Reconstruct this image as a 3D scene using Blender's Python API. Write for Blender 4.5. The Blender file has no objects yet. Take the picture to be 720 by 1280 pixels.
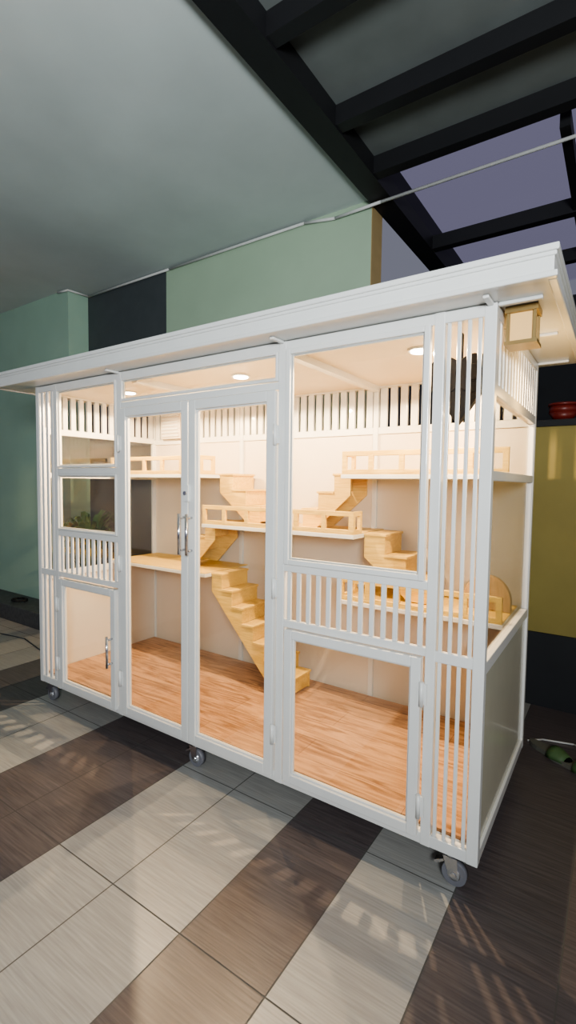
import bpy, bmesh, math, random
from mathutils import Vector, Matrix
random.seed(3)
scene=bpy.context.scene
# ---------------------------------------------------------------- materials
def newmat(name):
    m=bpy.data.materials.new(name); m.use_nodes=True
    nt=m.node_tree; b=nt.nodes["Principled BSDF"]; return m,nt,b
def col(c): return (c[0],c[1],c[2],1)
def plain(name,c,rough=.5,metal=0,noise=.06,scale=8,coat=0,bump=0):
    m,nt,b=newmat(name); N=nt.nodes; L=nt.links
    tc=N.new("ShaderNodeTexCoord"); n=N.new("ShaderNodeTexNoise"); n.inputs["Scale"].default_value=scale; n.inputs["Detail"].default_value=5
    r=N.new("ShaderNodeValToRGB")
    r.color_ramp.elements[0].position=.3; r.color_ramp.elements[1].position=.7
    r.color_ramp.elements[0].color=col([x*(1-noise) for x in c]); r.color_ramp.elements[1].color=col([min(1,x*(1+noise)) for x in c])
    L.new(tc.outputs["Object"],n.inputs["Vector"]); L.new(n.outputs["Fac"],r.inputs["Fac"]); L.new(r.outputs["Color"],b.inputs["Base Color"])
    b.inputs["Roughness"].default_value=rough; b.inputs["Metallic"].default_value=metal; b.inputs["Coat Weight"].default_value=coat
    if bump:
        bp=N.new("ShaderNodeBump"); bp.inputs["Strength"].default_value=bump; bp.inputs["Distance"].default_value=.01
        L.new(n.outputs["Fac"],bp.inputs["Height"]); L.new(bp.outputs["Normal"],b.inputs["Normal"])
    return m
def streak(name,c1,c2,rough,sc=(2,60,2),bump=.1):
    m,nt,b=newmat(name); N=nt.nodes; L=nt.links
    tc=N.new("ShaderNodeTexCoord"); mp=N.new("ShaderNodeMapping"); mp.inputs["Scale"].default_value=sc
    n=N.new("ShaderNodeTexNoise"); n.inputs["Scale"].default_value=3; n.inputs["Detail"].default_value=6
    r=N.new("ShaderNodeValToRGB"); r.color_ramp.elements[0].position=.3; r.color_ramp.elements[1].position=.7
    r.color_ramp.elements[0].color=col(c1); r.color_ramp.elements[1].color=col(c2)
    L.new(tc.outputs["Object"],mp.inputs["Vector"]); L.new(mp.outputs["Vector"],n.inputs["Vector"]); L.new(n.outputs["Fac"],r.inputs["Fac"]); L.new(r.outputs["Color"],b.inputs["Base Color"])
    b.inputs["Roughness"].default_value=rough
    bp=N.new("ShaderNodeBump"); bp.inputs["Strength"].default_value=bump; bp.inputs["Distance"].default_value=.003
    L.new(n.outputs["Fac"],bp.inputs["Height"]); L.new(bp.outputs["Normal"],b.inputs["Normal"])
    return m
def emis(name,c,s):
    m,nt,b=newmat(name); b.inputs["Base Color"].default_value=col(c); b.inputs["Emission Color"].default_value=col(c); b.inputs["Emission Strength"].default_value=s; return m
def glassmat(name,tint=(.97,.97,.97),base=.075):
    m,nt,b=newmat(name); N=nt.nodes; L=nt.links
    out=[n for n in N if n.type=='OUTPUT_MATERIAL'][0]; N.remove(b)
    t=N.new("ShaderNodeBsdfTransparent"); t.inputs["Color"].default_value=col(tint)
    g=N.new("ShaderNodeBsdfGlossy"); g.inputs["Roughness"].default_value=.02
    lw=N.new("ShaderNodeLayerWeight"); lw.inputs["Blend"].default_value=.5
    p=N.new("ShaderNodeMath"); p.operation='POWER'; p.inputs[1].default_value=5
    ma=N.new("ShaderNodeMath"); ma.operation='MULTIPLY_ADD'; ma.inputs[1].default_value=.8; ma.inputs[2].default_value=base
    mx=N.new("ShaderNodeMixShader")
    L.new(lw.outputs["Facing"],p.inputs[0]); L.new(p.outputs[0],ma.inputs[0]); L.new(ma.outputs[0],mx.inputs[0])
    L.new(t.outputs[0],mx.inputs[1]); L.new(g.outputs[0],mx.inputs[2]); L.new(mx.outputs[0],out.inputs["Surface"])
    return m
def planks(name):
    m,nt,b=newmat(name); N=nt.nodes; L=nt.links
    tc=N.new("ShaderNodeTexCoord"); br=N.new("ShaderNodeTexBrick")
    br.inputs["Color1"].default_value=col((.52,.31,.17)); br.inputs["Color2"].default_value=col((.40,.225,.12)); br.inputs["Mortar"].default_value=col((.17,.09,.05))
    br.inputs["Scale"].default_value=1; br.inputs["Mortar Size"].default_value=.0012; br.inputs["Brick Width"].default_value=1.1; br.inputs["Row Height"].default_value=.17
    mp=N.new("ShaderNodeMapping"); mp.inputs["Scale"].default_value=(1.0,9,1)
    n=N.new("ShaderNodeTexNoise"); n.inputs["Scale"].default_value=2.5; n.inputs["Detail"].default_value=8; n.inputs["Distortion"].default_value=2.0
    r=N.new("ShaderNodeValToRGB"); r.color_ramp.elements[0].position=.32; r.color_ramp.elements[1].position=.6
    r.color_ramp.elements[0].color=(.5,.43,.37,1); r.color_ramp.elements[1].color=(1.1,1.1,1.1,1)
    mx=N.new("ShaderNodeMix"); mx.data_type='RGBA'; mx.blend_type='MULTIPLY'; mx.inputs[0].default_value=1
    L.new(tc.outputs["Object"],br.inputs["Vector"]); L.new(tc.outputs["Object"],mp.inputs["Vector"]); L.new(mp.outputs["Vector"],n.inputs["Vector"]); L.new(n.outputs["Fac"],r.inputs["Fac"])
    L.new(br.outputs["Color"],mx.inputs[6]); L.new(r.outputs["Color"],mx.inputs[7]); L.new(mx.outputs[2],b.inputs["Base Color"])
    b.inputs["Roughness"].default_value=.38
    return m
M={}
M['white']=plain("white_painted_metal",(.70,.70,.68),.32,noise=.02,coat=.3)
M['cream']=plain("cream_panel",(.68,.61,.52),.4,noise=.02)
M['panel']=plain("grey_cream_panel",(.60,.57,.45),.22,noise=.02,coat=.3)
M['glass']=glassmat("clear_glass",(.965,.97,.96))
M['poly']=glassmat("sky_tinted_polycarbonate",(.90,.84,1.0),.02)  # purple of the dusk sky is put into the sheet's tint
M['wood']=streak("pine_wood",(.60,.38,.09),(.84,.59,.18),.45,(3,40,40))
M['planks']=planks("oak_plank_floor")
M['chrome']=plain("chrome",(.75,.75,.77),.18,1,noise=.01)
M['rubber']=plain("grey_rubber",(.16,.16,.18),.5)
M['black']=plain("black_plastic",(.010,.010,.012),.85)
M['green']=plain("green_wall_paint",(.38,.49,.36),.7,noise=.05,scale=2,bump=.1)
M['teal']=plain("teal_wall_paint",(.35,.50,.40),.7,noise=.05,scale=2,bump=.1)
M['olive']=plain("olive_wall_paint",(.28,.23,.07),.7,noise=.08,scale=3)
M['endcap']=plain("warm_lit_wall_edge",(.42,.31,.15),.7)  # warm light on the wall's end face is painted into this colour
M['charcoal']=plain("charcoal_paint",(.07,.08,.085),.6)
M['ceil']=plain("ceiling_plaster",(.53,.58,.57),.75,noise=.08,scale=1.5,bump=.15)
M['beam']=plain("black_steel_beam",(.012,.012,.014),.55)
M['roofpanel']=plain("dark_roof_sheet",(.15,.165,.16),.6,noise=.1,scale=4)
M['tile_l']=streak("light_tile",(.255,.25,.24),(.345,.34,.325),.33,(2,45,2))
M['tile_d']=streak("dark_tile",(.070,.058,.060),(.125,.105,.105),.33,(2,45,2))
M['grout']=plain("tile_grout",(.10,.095,.09),.8)
M['step']=plain("dark_stone_step",(.06,.065,.07),.5,noise=.3,scale=30)
M['lamp']=emis("downlight_lens",(1,.9,.72),30)
M['lantern']=emis("lantern_glass",(.8,.5,.2),.12)
M['brass']=plain("brass",(.30,.21,.09),.4,.7)
M['darkwall']=plain("dark_boundary_wall",(.02,.022,.026),.8)
M['red']=plain("red_glaze",(.16,.02,.015),.4)
M['cable']=plain("white_conduit",(.6,.6,.58),.5)
M['dcable']=plain("dark_cable",(.03,.04,.05),.5)
M['slipgreen']=plain("green_foam",(.07,.13,.05),.6)
M['slipwhite']=plain("grey_foam",(.13,.13,.11),.6)
M['card']=streak("corrugated_card",(.28,.17,.08),(.45,.30,.16),.8,(30,30,3))
M['leaf']=plain("fern_leaf",(.06,.16,.05),.5,noise=.4,scale=6)
M['pot']=plain("terracotta_pot",(.30,.13,.07),.8)
# ---------------------------------------------------------------- mesh builder
class B:
    def __init__(s): s.bm=bmesh.new(); s.mats=[]
    def mi(s,m):
        m=M[m]
        if m not in s.mats: s.mats.append(m)
        return s.mats.index(m)
    def box(s,x0,x1,y0,y1,z0,z1,m):
        i=s.mi(m)
        if x0>x1:x0,x1=x1,x0
        v=[s.bm.verts.new(p) for p in [(x0,y0,z0),(x1,y0,z0),(x1,y1,z0),(x0,y1,z0),(x0,y0,z1),(x1,y0,z1),(x1,y1,z1),(x0,y1,z1)]]
        for f in [(3,2,1,0),(4,5,6,7),(0,1,5,4),(1,2,6,5),(2,3,7,6),(3,0,4,7)]:
            s.bm.faces.new([v[k] for k in f]).material_index=i
        return s
    def quad(s,pts,m):
        s.bm.faces.new([s.bm.verts.new(p) for p in pts]).material_index=s.mi(m)
    def prism(s,poly,y0,y1,m):   # poly in xz
        i=s.mi(m)
        a=[s.bm.verts.new((x,y0,z)) for x,z in poly]; b=[s.bm.verts.new((x,y1,z)) for x,z in poly]
        n=len(poly); fs=[s.bm.faces.new(a),s.bm.faces.new(b[::-1])]
        for k in range(n): fs.append(s.bm.faces.new([a[k],b[k],b[(k+1)%n],a[(k+1)%n]]))
        for f in fs: f.material_index=i
    def cyl(s,p0,p1,r,m,seg=20,r2=None):
        i=s.mi(m); p0=Vector(p0);p1=Vector(p1); d=p1-p0
        r2=r if r2 is None else r2
        rot=d.to_track_quat('Z','Y').to_matrix().to_4x4()
        mat=Matrix.Translation((p0+p1)/2)@rot
        g=bmesh.ops.create_cone(s.bm,cap_ends=True,segments=seg,radius1=r,radius2=r2,depth=d.length,matrix=mat)
        fs=set(f for v in g['verts'] for f in v.link_faces)
        for f in fs:
            f.material_index=i
            if len(f.verts)==4: f.smooth=True
    def ball(s,c,r,m,sc=(1,1,1)):
        i=s.mi(m)
        g=bmesh.ops.create_uvsphere(s.bm,u_segments=24,v_segments=14,radius=r,matrix=Matrix.Translation(c)@Matrix.Diagonal((*sc,1)))
        for f in set(f for v in g['verts'] for f in v.link_faces): f.material_index=i; f.smooth=True
    def tube(s,pts,r,m,seg=10):
        for a,b in zip(pts[:-1],pts[1:]): s.cyl(a,b,r,m,seg)
        for p in pts[1:-1]: s.ball(p,r,m)
    def done(s,name,parent=None,bevel=0,fixn=True):
        if fixn: bmesh.ops.recalc_face_normals(s.bm,faces=s.bm.faces)
        co=[v.co for v in s.bm.verts]
        c=Vector([(min(p[k] for p in co)+max(p[k] for p in co))/2 for k in range(3)])
        for v in s.bm.verts: v.co-=c
        me=bpy.data.meshes.new(name); s.bm.to_mesh(me); s.bm.free()
        for m in s.mats: me.materials.append(m)
        o=bpy.data.objects.new(name,me); scene.collection.objects.link(o); o.location=c
        if parent:
            o.parent=parent; o.matrix_parent_inverse=Matrix.Translation(-parent.location)
        if bevel:
            b=o.modifiers.new("bevel",'BEVEL'); b.width=bevel; b.segments=2; b.limit_method='ANGLE'
        return o
def empty(name,loc):
    e=bpy.data.objects.new(name,None); e.location=loc; scene.collection.objects.link(e); return e
W=2.785; D=.98; Z0=.125; Z1=2.05
# ---------------------------------------------------------------- floor
f=B()
f.box(-9,3.5,-5.2,4.0,-.06,-.002,'grout')
dark={0,3,4,7,8,-2,-3}
PX=.3425; PY=.67; g=.0025
for k in range(-11,25):
    xa=-.4175-PX*(k+1); xb=xa+PX
    for j in range(-8,6):
        ya=PY*j; yb=ya+PY
        if ya<-5.2 or yb>4.02: continue
        m='tile_d' if k in dark else 'tile_l'
        f.quad([(xa+g,ya+g,0),(xb-g,ya+g,0),(xb-g,yb-g,0),(xa+g,yb-g,0)],m)
f.done("floor",fixn=False)
# ---------------------------------------------------------------- room shell
ZC=3.335; YW=1.35; XE=-1.08
b=B(); b.box(-9,XE,-5.2,1.6,ZC,ZC+.18,'ceil'); b.done("ceiling")
b=B(); b.box(-3.06,XE-.004,YW,YW+.165,0,ZC,'green'); b.box(XE-.004,XE,YW+.001,YW+.164,0,ZC,'endcap'); b.done("wall_back")
b=B(); b.box(-4.22,-3.06,YW,YW+.165,0,ZC,'charcoal'); b.done("wall_back_charcoal")
b=B(); b.box(-9,-4.22,1.13,1.5,0,ZC,'teal'); b.done("wall_left")
b=B(); b.box(-9,-4.22,.80,1.13,0,.16,'step'); b.done("trim_step",bevel=.006)
b=B(); b.box(XE,3.5,1.86,2.0,.49,1.84,'olive'); b.box(XE,3.5,1.84,2.0,0,.49,'darkwall'); b.box(XE,3.5,1.83,2.03,1.84,1.88,'darkwall'); b.done("wall_right_boundary")
b=B(); b.box(-3,5,3.8,3.95,0,3.3,'darkwall'); b.done("wall_neighbour")
# pergola
p=empty("pergola_roof",(1,0,3.3))
b=B()
b.box(XE+.002,-.94,-5.2,3.7,3.29,3.52,'beam')
for y in (-2.85,-2.28,-1.71,-1.14,-.57,.02,.62,1.09,2.2,3.0):
    b.box(-.94,3.4,y-.035,y+.035,3.30,3.40,'beam')
for x in (.04,.93,1.82,2.7):
    b.box(x-.025,x+.025,1.25,3.7,3.31,3.39,'beam')
b.done("beams",p)
b=B(); b.box(-.94,3.4,-5.2,1.20,3.402,3.42,'roofpanel'); b.done("roof_sheets",p)
b=B(); b.quad([(-.94,1.21,3.405),(3.4,1.21,3.405),(3.4,3.7,3.405),(-.94,3.7,3.405)],'poly'); b.done("polycarbonate_sheet",p)
b=B()
zt=ZC-.018
b.tube([(-4.35,1.10,zt),(-4.2,1.12,zt),(-4.18,1.33,zt),(-3.0,1.33,zt),(-1.6,1.33,zt),(-1.35,1.33,3.28),(-1.0,1.30,3.27),(3.3,1.30,3.285)],.010,'cable')
b.done("electrical_conduit")
# ---------------------------------------------------------------- cat enclosure
cab=empty("cat_enclosure",(-W/2,D/2,Z0))
T=.035
fr=B()
def X(x0,x1,z0,z1,y0=0,y1=T,m='white'): fr.box(x0,x1,y0,y1,z0,z1,m)
BR=Z0+.045
for x0,x1 in ((-W,-W+T),(-2.585,-2.55),(-1.962,-1.925),(-.868,-.83),(-.205,-.168),(-.04,0)): X(x0,x1,Z0,Z1)
e=.0012
def XH(x0,x1,z0,z1,d=.020): X(x0,x1,z0,z1,e,d)
XH(-W+e,-e,Z0+e,BR,.033); XH(-W+e,-e,2.01,Z1-e,.033)
XH(-W+e,-2.56,.845,.885); XH(-2.56,-1.94,.85+e,.885-e); XH(-2.56,-1.94,1.11,1.145); XH(-2.56,-1.94,1.495,1.53)
XH(-1.94,-.85,1.852,1.885)
XH(-.85,-.19,1.075,1.108); XH(-.85,-.19,.832,.865); XH(-.19,-e,.82,.86)
for xs in (-W,-T):
    fr.box(xs,xs+T,D-T,D,Z0,Z1,'white')
    for z0,z1 in ((Z0+e,BR),(.80,.845),(1.47,1.505),(1.755,1.795),(2.01,Z1-e)):
        fr.box(xs+e,xs+T-e,T-.004,D-T+.004,z0,z1,'white')
for z0,z1 in ((Z0+e,BR),(1.745,1.785),(2.01,Z1-e)):
    fr.box(-W+T-.004,-T+.004,D-T+e,D-e,z0,z1,'white')
for x in (-1.85,-.84): fr.box(x-.015,x+.015,D-T-.004,D-.003,Z0+.003,Z1-.003,'white')
fr.done("frame",cab,bevel=.003)
# slats
s=B()
def slats(x0,x1,n,w,z0,z1,y0=.006,y1=.018):
    st=(x1-x0)/n
    for i in range(n):
        c=x0+st*(i+.5); s.box(c-w/2,c+w/2,y0,y1,z0,z1,'white')
slats(-W+T,-2.585,3,.026,BR,2.01)
slats(-.172,-.036,4,.013,BR,2.01)
slats(-2.55,-1.962,11,.022,.885,1.11)
slats(-.83,-.205,13,.019,.865,1.075)
slats(-W+T,-1.865,15,.041,1.785,2.01,D-.03,D-.012)
slats(-1.835,-.855,17,.040,1.785,2.01,D-.03,D-.012)
slats(-.825,-T,13,.041,1.785,2.01,D-.03,D-.012)
for xs in (-W,-T):
    n=15; st=(D-2*T)/n
    for i in range(n):
        c=T+st*(i+.5); s.box(xs+.010,xs+.03,c-.017,c+.017,1.795,2.01,'white')
s.done("slats",cab,bevel=.002)
# panels
s=B()
s.box(-W+T,-T,D-.022,D-.010,BR,1.745,'cream')
for xs in (-W,-T): s.box(xs+.012,xs+.024,T,D-T,BR,.80,'panel' if xs==-T else 'cream')
s.done("solid_panels",cab)
s=B(); s.box(-W+.03,-.03,.041,D-.041,BR+.002,BR+.015,'planks'); s.box(-W+.03,-.03,.041,D-.041,Z0+.01,BR+.001,'white'); s.done("plank_floor",cab)
s=B(); s.box(-W+T,-T,T,D-T,2.02,2.045,'cream')
for x in (-1.85,-.84): s.box(x-.02,x+.02,T,D-T,1.99,2.02,'white')
s.done("inner_ceiling",cab)
# doors / framed windows
dr=B(); gl=B()
def framed(x0,x1,z0,z1,w,y0=-.016,y1=.016,door=True):
    dr.box(x0,x0+w,y0,y1,z0,z1,'white'); dr.box(x1-w,x1,y0,y1,z0,z1,'white')
    dr.box(x0+w,x1-w,y0,y1,z0,z0+w,'white'); dr.box(x0+w,x1-w,y0,y1,z1-w,z1,'white')
    e=.008
    a=x0+w;b_=x1-w;c=z0+w;d=z1-w
    dr.box(a,a+e,y0+.012,y1-.004,c,d,'white');dr.box(b_-e,b_,y0+.012,y1-.004,c,d,'white');dr.box(a+e,b_-e,y0+.012,y1-.004,c,c+e,'white');dr.box(a+e,b_-e,y0+.012,y1-.004,d-e,d,'white')
    gl.box(a+.002,b_-.002,.002,.006,c+.002,d-.002,'glass')
DZ=Z0+.025
framed(-1.915,-1.396,DZ,1.848,.045)
framed(-1.390,-.874,DZ,1.848,.045)
framed(-2.535,-1.972,DZ,.842,.040)
framed(-.815,-.215,DZ+.005,.828,.038)
framed(-.825,-.215,1.108,2.012,.022,-.010)
framed(-2.548,-1.965,1.147,1.495,.012,-.006)
framed(-2.548,-1.965,1.532,2.01,.012,-.006)
framed(-1.922,-.870,1.887,2.01,.012,-.006)
for xs in (-W,-T):
    for z0,z1 in ((.845,1.47),(1.505,1.755)):
        gl.box(xs+.016,xs+.020,T,D-T,z0,z1,'glass')
        for a in ((T,T+.014),(D-T-.014,D-T)): dr.box(xs+.006,xs+.032,a[0],a[1],z0,z1,'white')
dr.done("door_and_window_frames",cab,bevel=.0025)
gl.done("glass_panes",cab)
# handles & hinges
h=B()
def handle(x,z0,z1):
    h.cyl((x,-.052,z0),(x,-.052,z1),.0075,'chrome')
    for z in (z0+.02,z1-.02): h.cyl((x,-.016,z),(x,-.052,z),.006,'chrome')
handle(-1.418,1.10,1.30); handle(-1.366,1.10,1.30)
handle(-1.995,.40,.58); 
def hinge(x,z): 
    h.cyl((x,-.022,z-.045),(x,-.022,z+.045),.008,'white',12); h.box(x-.018,x+.018,-.019,-.012,z-.038,z+.038,'white')
for z in (.35,1.0,1.66): hinge(-.868,z); hinge(-1.921,z)
for z in (.30,.68): hinge(-2.545,z)
for z in (.28,.70): hinge(-.207,z)
h.box(-1.408,-1.378,-.03,-.014,1.36,1.44,'white'); h.cyl((-1.393,-.04,1.40),(-1.393,-.028,1.40),.01,'chrome')
h.done("handles_and_hinges",cab)
# roof
r=B()
RX0,RX1,RY0,RY1=-3.08,.185,-.135,1.08
r.box(RX0+.02,RX1-.02,RY0+.02,RY1-.02,2.052,2.065,'white')
r.box(RX0+.012,RX1-.012,RY0+.012,RY1-.012,2.066,2.118,'white')
r.box(RX0,RX1,RY0,RY1,2.120,2.140,'white')
r.box(RX0+.006,RX1-.006,RY0+.006,RY1-.006,2.108,2.121,'white')
r.box(RX0+.002,RX1-.002,RY0+.002,RY0+.03,2.048,2.066,'white'); r.box(RX1-.03,RX1-.004,RY0+.03,RY1-.004,2.048,2.066,'white'); r.box(RX0+.004,RX0+.03,RY0+.03,RY1-.004,2.048,2.066,'white')
for x in (-1.943,-.85,-.02): r.box(x-.010,x+.010,RY0+.055,0,2.040,2.052,'white')
for y in (.02,.46,D-.02): r.box(0,RX1-.055,y-.010,y+.010,2.040,2.052,'white')
r.done("roof",cab,bevel=.004)
# casters
def caster(name,x,y):
    c=B(); R=.044
    c.box(x-.038,x+.038,y-.03,y+.03,.118,.125,'chrome'); c.cyl((x,y,.105),(x,y,.119),.024,'chrome')
    for sy in (-.022,.019):
        c.prism([(x-.002,.035),(x+.030,.035),(x+.026,.106),(x-.026,.106)],y+sy,y+sy+.003,'chrome')
    c.box(x-.026,x+.026,y-.02,y+.02,.100,.106,'chrome')
    c.cyl((x+.014,y-.015,R),(x+.014,y+.015,R),R,'rubber',28); c.cyl((x+.014,y-.026,R),(x+.014,y+.026,R),.010,'chrome',12)
    c.cyl((x+.014,y-.017,R),(x+.014,y+.017,R),.024,'chrome',20)
    c.prism([(x-.055,.055),(x-.024,.075),(x-.024,.085),(x-.058,.067)],y-.014,y+.014,'chrome')
    c.done(name,cab)
i=0
for x in (-2.72,-1.40,-.10):
    for y in (.045,D-.06): i+=1; caster("caster_%d"%i,x,y)
# shelves
def shelf(name,x0,x1,y0,y1,z,fences,top='wood'):
    s=B(); s.box(x0,x1,y0,y1,z-.028,z-.006,'white'); s.box(x0+.004,x1-.004,y0+.004,y1,z-.006,z,top)
    H=.115; t=.016
    for (axis,a,b_) in fences:
        L=abs(b_-a); n=max(1,round(L/.17))
        if axis=='f':
            s.box(a,b_,y0+.004,y0+.004+t,z+H-.026,z+H,'wood'); s.box(a,b_,y0+.004,y0+.004+t,z,z+.02,'wood')
            for k in range(n+1):
                c=a+(b_-a)*k/n; c=min(max(c,a+.013),b_-.013); s.box(c-.013,c+.013,y0+.003,y0+.005+t,z,z+H,'wood')
        else:
            xx=x0+.004 if axis=='l' else x1-.004-t
            s.box(xx,xx+t,a,b_,z+H-.026,z+H,'wood'); s.box(xx,xx+t,a,b_,z,z+.02,'wood')
            for k in range(n+1):
                c=a+(b_-a)*k/n; c=min(max(c,a+.013),b_-.013); s.box(xx-.001,xx+t+.001,c-.013,c+.013,z,z+H,'wood')
    s.done(name,cab,bevel=.002)
YB=D-.024
shelf("upper_shelf_right",-.87,-.045,.58,YB,1.51,[('f',-.866,-.05),('l',.585,.72)])
shelf("upper_shelf_left",-2.74,-1.83,.52,YB,1.51,[('f',-2.735,-1.835),('r',.525,.66)])
shelf("middle_shelf",-1.85,-.775,.55,YB,1.195,[('f',-1.845,-.78),('r',.555,.66)])
shelf("lower_shelf_left",-2.74,-1.79,.52,YB,.88,[])
shelf("lower_shelf_right",-.86,-.045,.55,YB,.85,[('f',-.855,-.05),('l',.555,.90)])
def stair(name,x0,z0,x1,z1,n,y0,y1):
    s=B(); run=(x1-x0)/n; rise=(z0-z1)/n
    poly=[]
    for k in range(n):
        z=z0-rise*k; poly+= [(x0+run*k,z),(x0+run*(k+1),z)]
    poly+=[(x1,z1),(x1-run*.9,z1),(x0,z0-rise*1.1)]
    for ya in (y0,y1-.012): s.prism(poly,ya,ya+.012,'wood')
    for k in range(n):
        z=z0-rise*k
        xa=x0+run*k; xb=x0+run*(k+1)+(.008 if run>0 else -.008)
        s.box(xa,xb,y0-.006,y1+.004,z-.001,z+.012,'wood')
        s.box(xb-(.022 if run>0 else -.010),xb-(.010 if run>0 else -.022),y0+.012,y1-.012,z-rise+.012,z,'wood')
    s.done(name,cab,bevel=.0015)
stair("stairs_upper_left",-1.83,1.50,-1.50,1.198,3,.70,.92)
stair("stairs_upper_right",-.872,1.50,-1.18,1.198,3,.70,.92)
stair("stairs_middle_left",-1.855,1.18,-2.12,.885,3,.68,.92)
stair("stairs_middle_right",-.773,1.18,-.42,.855,3,.68,.92)
stair("stairs_lower",-1.788,.865,-1.20,.187,7,.58,.84)
# downlights
for k,x in enumerate((-.364,-1.333,-2.25)):
    c=B(); c.cyl((x,.31,2.012),(x,.31,2.02),.05,'white',32); c.cyl((x,.31,2.008),(x,.31,2.0125),.038,'lamp',32); c.done("downlight_%d"%(k+1),cab)
    l=bpy.data.lights.new("downlight_bulb_%d"%(k+1),'SPOT'); l.energy=95; l.color=(1,.73,.44); l.spot_size=math.radians(170); l.spot_blend=.12; l.shadow_soft_size=.008
    o=bpy.data.objects.new(l.name,l); o.location=(x,.31,1.998); scene.collection.objects.link(o); o.parent=cab; o.matrix_parent_inverse=Matrix.Translation(-cab.location)
# exhaust vent
v=B(); v.box(-2.63,-2.42,D-.075,D-.035,1.785,1.995,'cream')
for k in range(7): v.box(-2.615,-2.435,D-.085,D-.073,1.80+.026*k,1.812+.026*k,'white')
v.done("exhaust_vent",cab,bevel=.002)
# black fan
v=B(); 
for cx,cz in ((-.215,1.865),(-.105,1.865)):
    v.cyl((cx,.15,cz),(cx,.20,cz),.070,'black',28); v.cyl((cx,.135,cz),(cx,.15,cz),.03,'black',20)
v.prism([(-.282,1.85),(-.16,1.68),(-.040,1.85),(-.16,1.90)],.155,.195,'black')
v.box(-.167,-.152,.17,.19,1.86,2.02,'black'); v.done("hanging_twin_fan",cab,bevel=.004)
# scratcher
v=B(); n=14; pts=[(-.27,.852)]+[(-.16-.11*math.cos(math.pi*k/n),.90+.12*math.sin(math.pi*k/n)) for k in range(n+1)]+[(-.05,.852)]
v.prism(pts,.76,.80,'card'); v.done("cardboard_scratcher",cab,bevel=.003)
# lantern
v=B(); lx,ly=.06,.12
v.box(lx-.05,lx+.05,ly-.05,ly+.05,2.03,2.05,'brass'); v.box(lx-.05,lx+.05,ly-.05,ly+.05,1.925,1.937,'brass'); v.box(lx-.036,lx+.036,ly-.036,ly+.036,1.937,2.03,'lantern')
for a in (-.045,.035):
    for c in (-.045,.035): v.box(lx+a,lx+a+.01,ly+c,ly+c+.01,1.93,2.035,'brass')
v.done("eave_lantern",cab)
l=bpy.data.lights.new("lantern_bulb",'POINT'); l.energy=3.5; l.color=(1,.62,.20); l.shadow_soft_size=.03
o=bpy.data.objects.new(l.name,l); o.location=(.15,.42,1.80); scene.collection.objects.link(o); o.parent=cab; o.matrix_parent_inverse=Matrix.Translation(-cab.location)
# ---------------------------------------------------------------- small stuff
def slipper(name,x,y,ang,sole,strap):
    s=B(); bm=s.bm
    n=28; out=[]
    for k in range(n):
        t=2*math.pi*k/n; px=.13*math.cos(t); w=.047+.010*math.cos(t)-.012*math.exp(-((px+.01)/.04)**2)
        out.append((px,w*math.sin(t)))
    R=Matrix.Rotation(ang,2)
    i0=s.mi(sole)
    lo=[];hi=[]
    for px,py in out:
        q=R@Vector((px,py)); lo.append(bm.verts.new((x+q.x,y+q.y,0.001))); hi.append(bm.verts.new((x+q.x,y+q.y,.025)))
    bm.faces.new(lo[::-1]).material_index=i0; bm.faces.new(hi).material_index=i0
    for k in range(n): bm.faces.new([lo[k],lo[(k+1)%n],hi[(k+1)%n],hi[k]]).material_index=i0
    i1=s.mi(strap); rows=[]
    for px in (.02,.05,.085,.11):
        row=[]
        for k in range(9):
            t=math.pi*k/8; w=.056*(1-.35*max(0,px-.05)/.06); hh=.05*(1-.4*max(0,px-.05)/.06)
            q=R@Vector((px,w*math.cos(t))); row.append(bm.verts.new((x+q.x,y+q.y,.012+hh*math.sin(t))))
        rows.append(row)
    for a,c in zip(rows[:-1],rows[1:]):
        for k in range(8):
            ff=bm.faces.new([a[k],a[k+1],c[k+1],c[k]]); ff.material_index=i1; ff.smooth=True
    o=s.done(name); md=o.modifiers.new("sol",'SOLIDIFY'); md.thickness=.004
slipper("slipper",.10,1.22,-.6,'slipwhite','slipgreen')
slipper("slipper.001",.22,1.14,-.5,'slipwhite','slipgreen')
s=B(); s.tube([(-.02,1.30,.006),(.05,1.36,.006),(.2,1.40,.006),(.4,1.32,.006),(.7,1.36,.006)],.005,'cable'); s.done("power_cable")
s=B(); s.tube([(-5.2,.55,.006),(-4.6,.50,.006),(-4.1,.58,.006),(-3.7,.50,.006),(-3.4,.62,.006)],.005,'dcable'); s.done("power_cable.001")
s=B()
s.tube([(-4.9+.09*math.cos(k*.7),.95+.07*math.sin(k*.7),.17+.001*k) for k in range(20)],.007,'black'); s.done("coiled_hose")
# red pot on boundary wall
s=B()
for a,b_,r1,r2 in ((1.88,1.93,.05,.085),(1.93,1.975,.085,.08),(1.975,1.99,.09,.09)):
    s.cyl((.03,1.93,a),(.03,1.93,b_),r1,'red',28,r2)
s.done("red_flower_pot")
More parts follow.
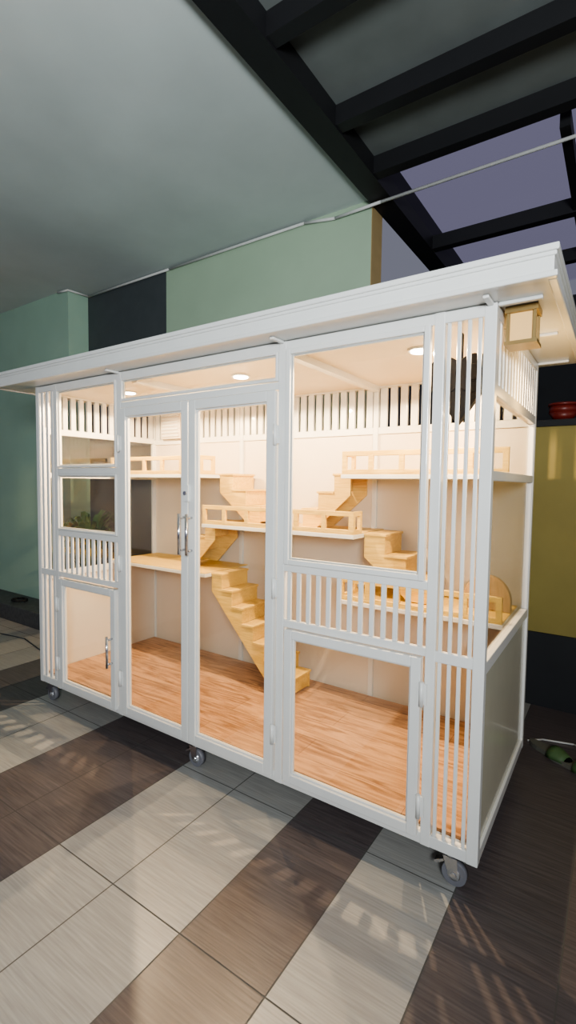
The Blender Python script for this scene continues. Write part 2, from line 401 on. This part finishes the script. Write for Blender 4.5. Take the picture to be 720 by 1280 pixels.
# potted fern
s=B(); px,py=-3.62,.92
s.cyl((px,py,0),(px,py,.42),.13,'pot',28,.19); s.cyl((px,py,.42),(px,py,.46),.205,'pot',28,.205); s.cyl((px,py,.46),(px,py,.78),.02,'pot',10,.012)
lm=s.mi('leaf')
for k in range(110):
    a=random.uniform(0,2*math.pi); rr=random.uniform(.16,.40); zt=random.uniform(.85,1.22); z0=random.uniform(.5,.78)
    dx,dy=math.cos(a),math.sin(a); prev=None; n=7
    for j in range(n+1):
        t=j/n; c=Vector((px+dx*rr*t,py+dy*rr*t,z0+(zt-z0)*math.sin(t*2.1)/.95*.9)); wd=.022*math.sin(math.pi*min(.97,t+.08))
        v1=s.bm.verts.new(c+Vector((-dy,dx,0))*wd); v2=s.bm.verts.new(c-Vector((-dy,dx,0))*wd)
        if prev: s.bm.faces.new([prev[0],v1,v2,prev[1]]).material_index=lm
        prev=(v1,v2)
s.done("potted_fern")
# ---------------------------------------------------------------- lights
w=bpy.data.worlds.new("dusk"); scene.world=w; w.use_nodes=True
bg=w.node_tree.nodes["Background"]; bg.inputs[0].default_value=(.165,.17,.21,1); bg.inputs[1].default_value=1.0
def area(name,loc,tgt,size,e,c):
    l=bpy.data.lights.new(name,'AREA'); l.size=size; l.energy=e; l.color=c
    o=bpy.data.objects.new(name,l); o.location=loc; o.rotation_euler=(Vector(tgt)-Vector(loc)).to_track_quat('-Z','Y').to_euler(); scene.collection.objects.link(o)
area("ceiling_fill",(1.0,-2.5,1.9),(-3.2,-.3,3.7),.6,150,(.92,.98,1))  # added unseen fill that brightens the ceiling
area("front_fill",(2.0,-3.8,3.2),(-1,0,.8),.6,12,(1,.98,.95))  # added unseen fill from behind the camera for frame front and floor
l=bpy.data.lights.new("warm_side_fill",'POINT'); l.energy=8; l.color=(1,.80,.42); l.shadow_soft_size=.1  # added unseen warm fill for the olive wall and right end panel
o=bpy.data.objects.new("warm_side_fill",l); o.location=(1.6,1.2,2.2); scene.collection.objects.link(o)
# ---------------------------------------------------------------- camera
yaw,pt,rl,fpx=.59483,.05849,.01205,611.1
F=Vector((-math.sin(yaw)*math.cos(pt),math.cos(yaw)*math.cos(pt),-math.sin(pt)))
r0=Vector((math.cos(yaw),math.sin(yaw),0)); u0=r0.cross(F)
R=r0*math.cos(rl)+u0*math.sin(rl); U=u0*math.cos(rl)-r0*math.sin(rl)
cd=bpy.data.cameras.new("camera"); cam=bpy.data.objects.new("camera",cd); scene.collection.objects.link(cam)
cam.matrix_world=Matrix(((R[0],U[0],-F[0],.35291),(R[1],U[1],-F[1],-1.72052),(R[2],U[2],-F[2],1.45336),(0,0,0,1)))
cd.sensor_fit='VERTICAL'; cd.sensor_height=36; cd.lens=fpx/1280*36; cd.clip_start=.02
scene.camera=cam
scene.view_settings.view_transform='AgX'
try: scene.view_settings.look='AgX - Medium High Contrast'
except Exception: pass
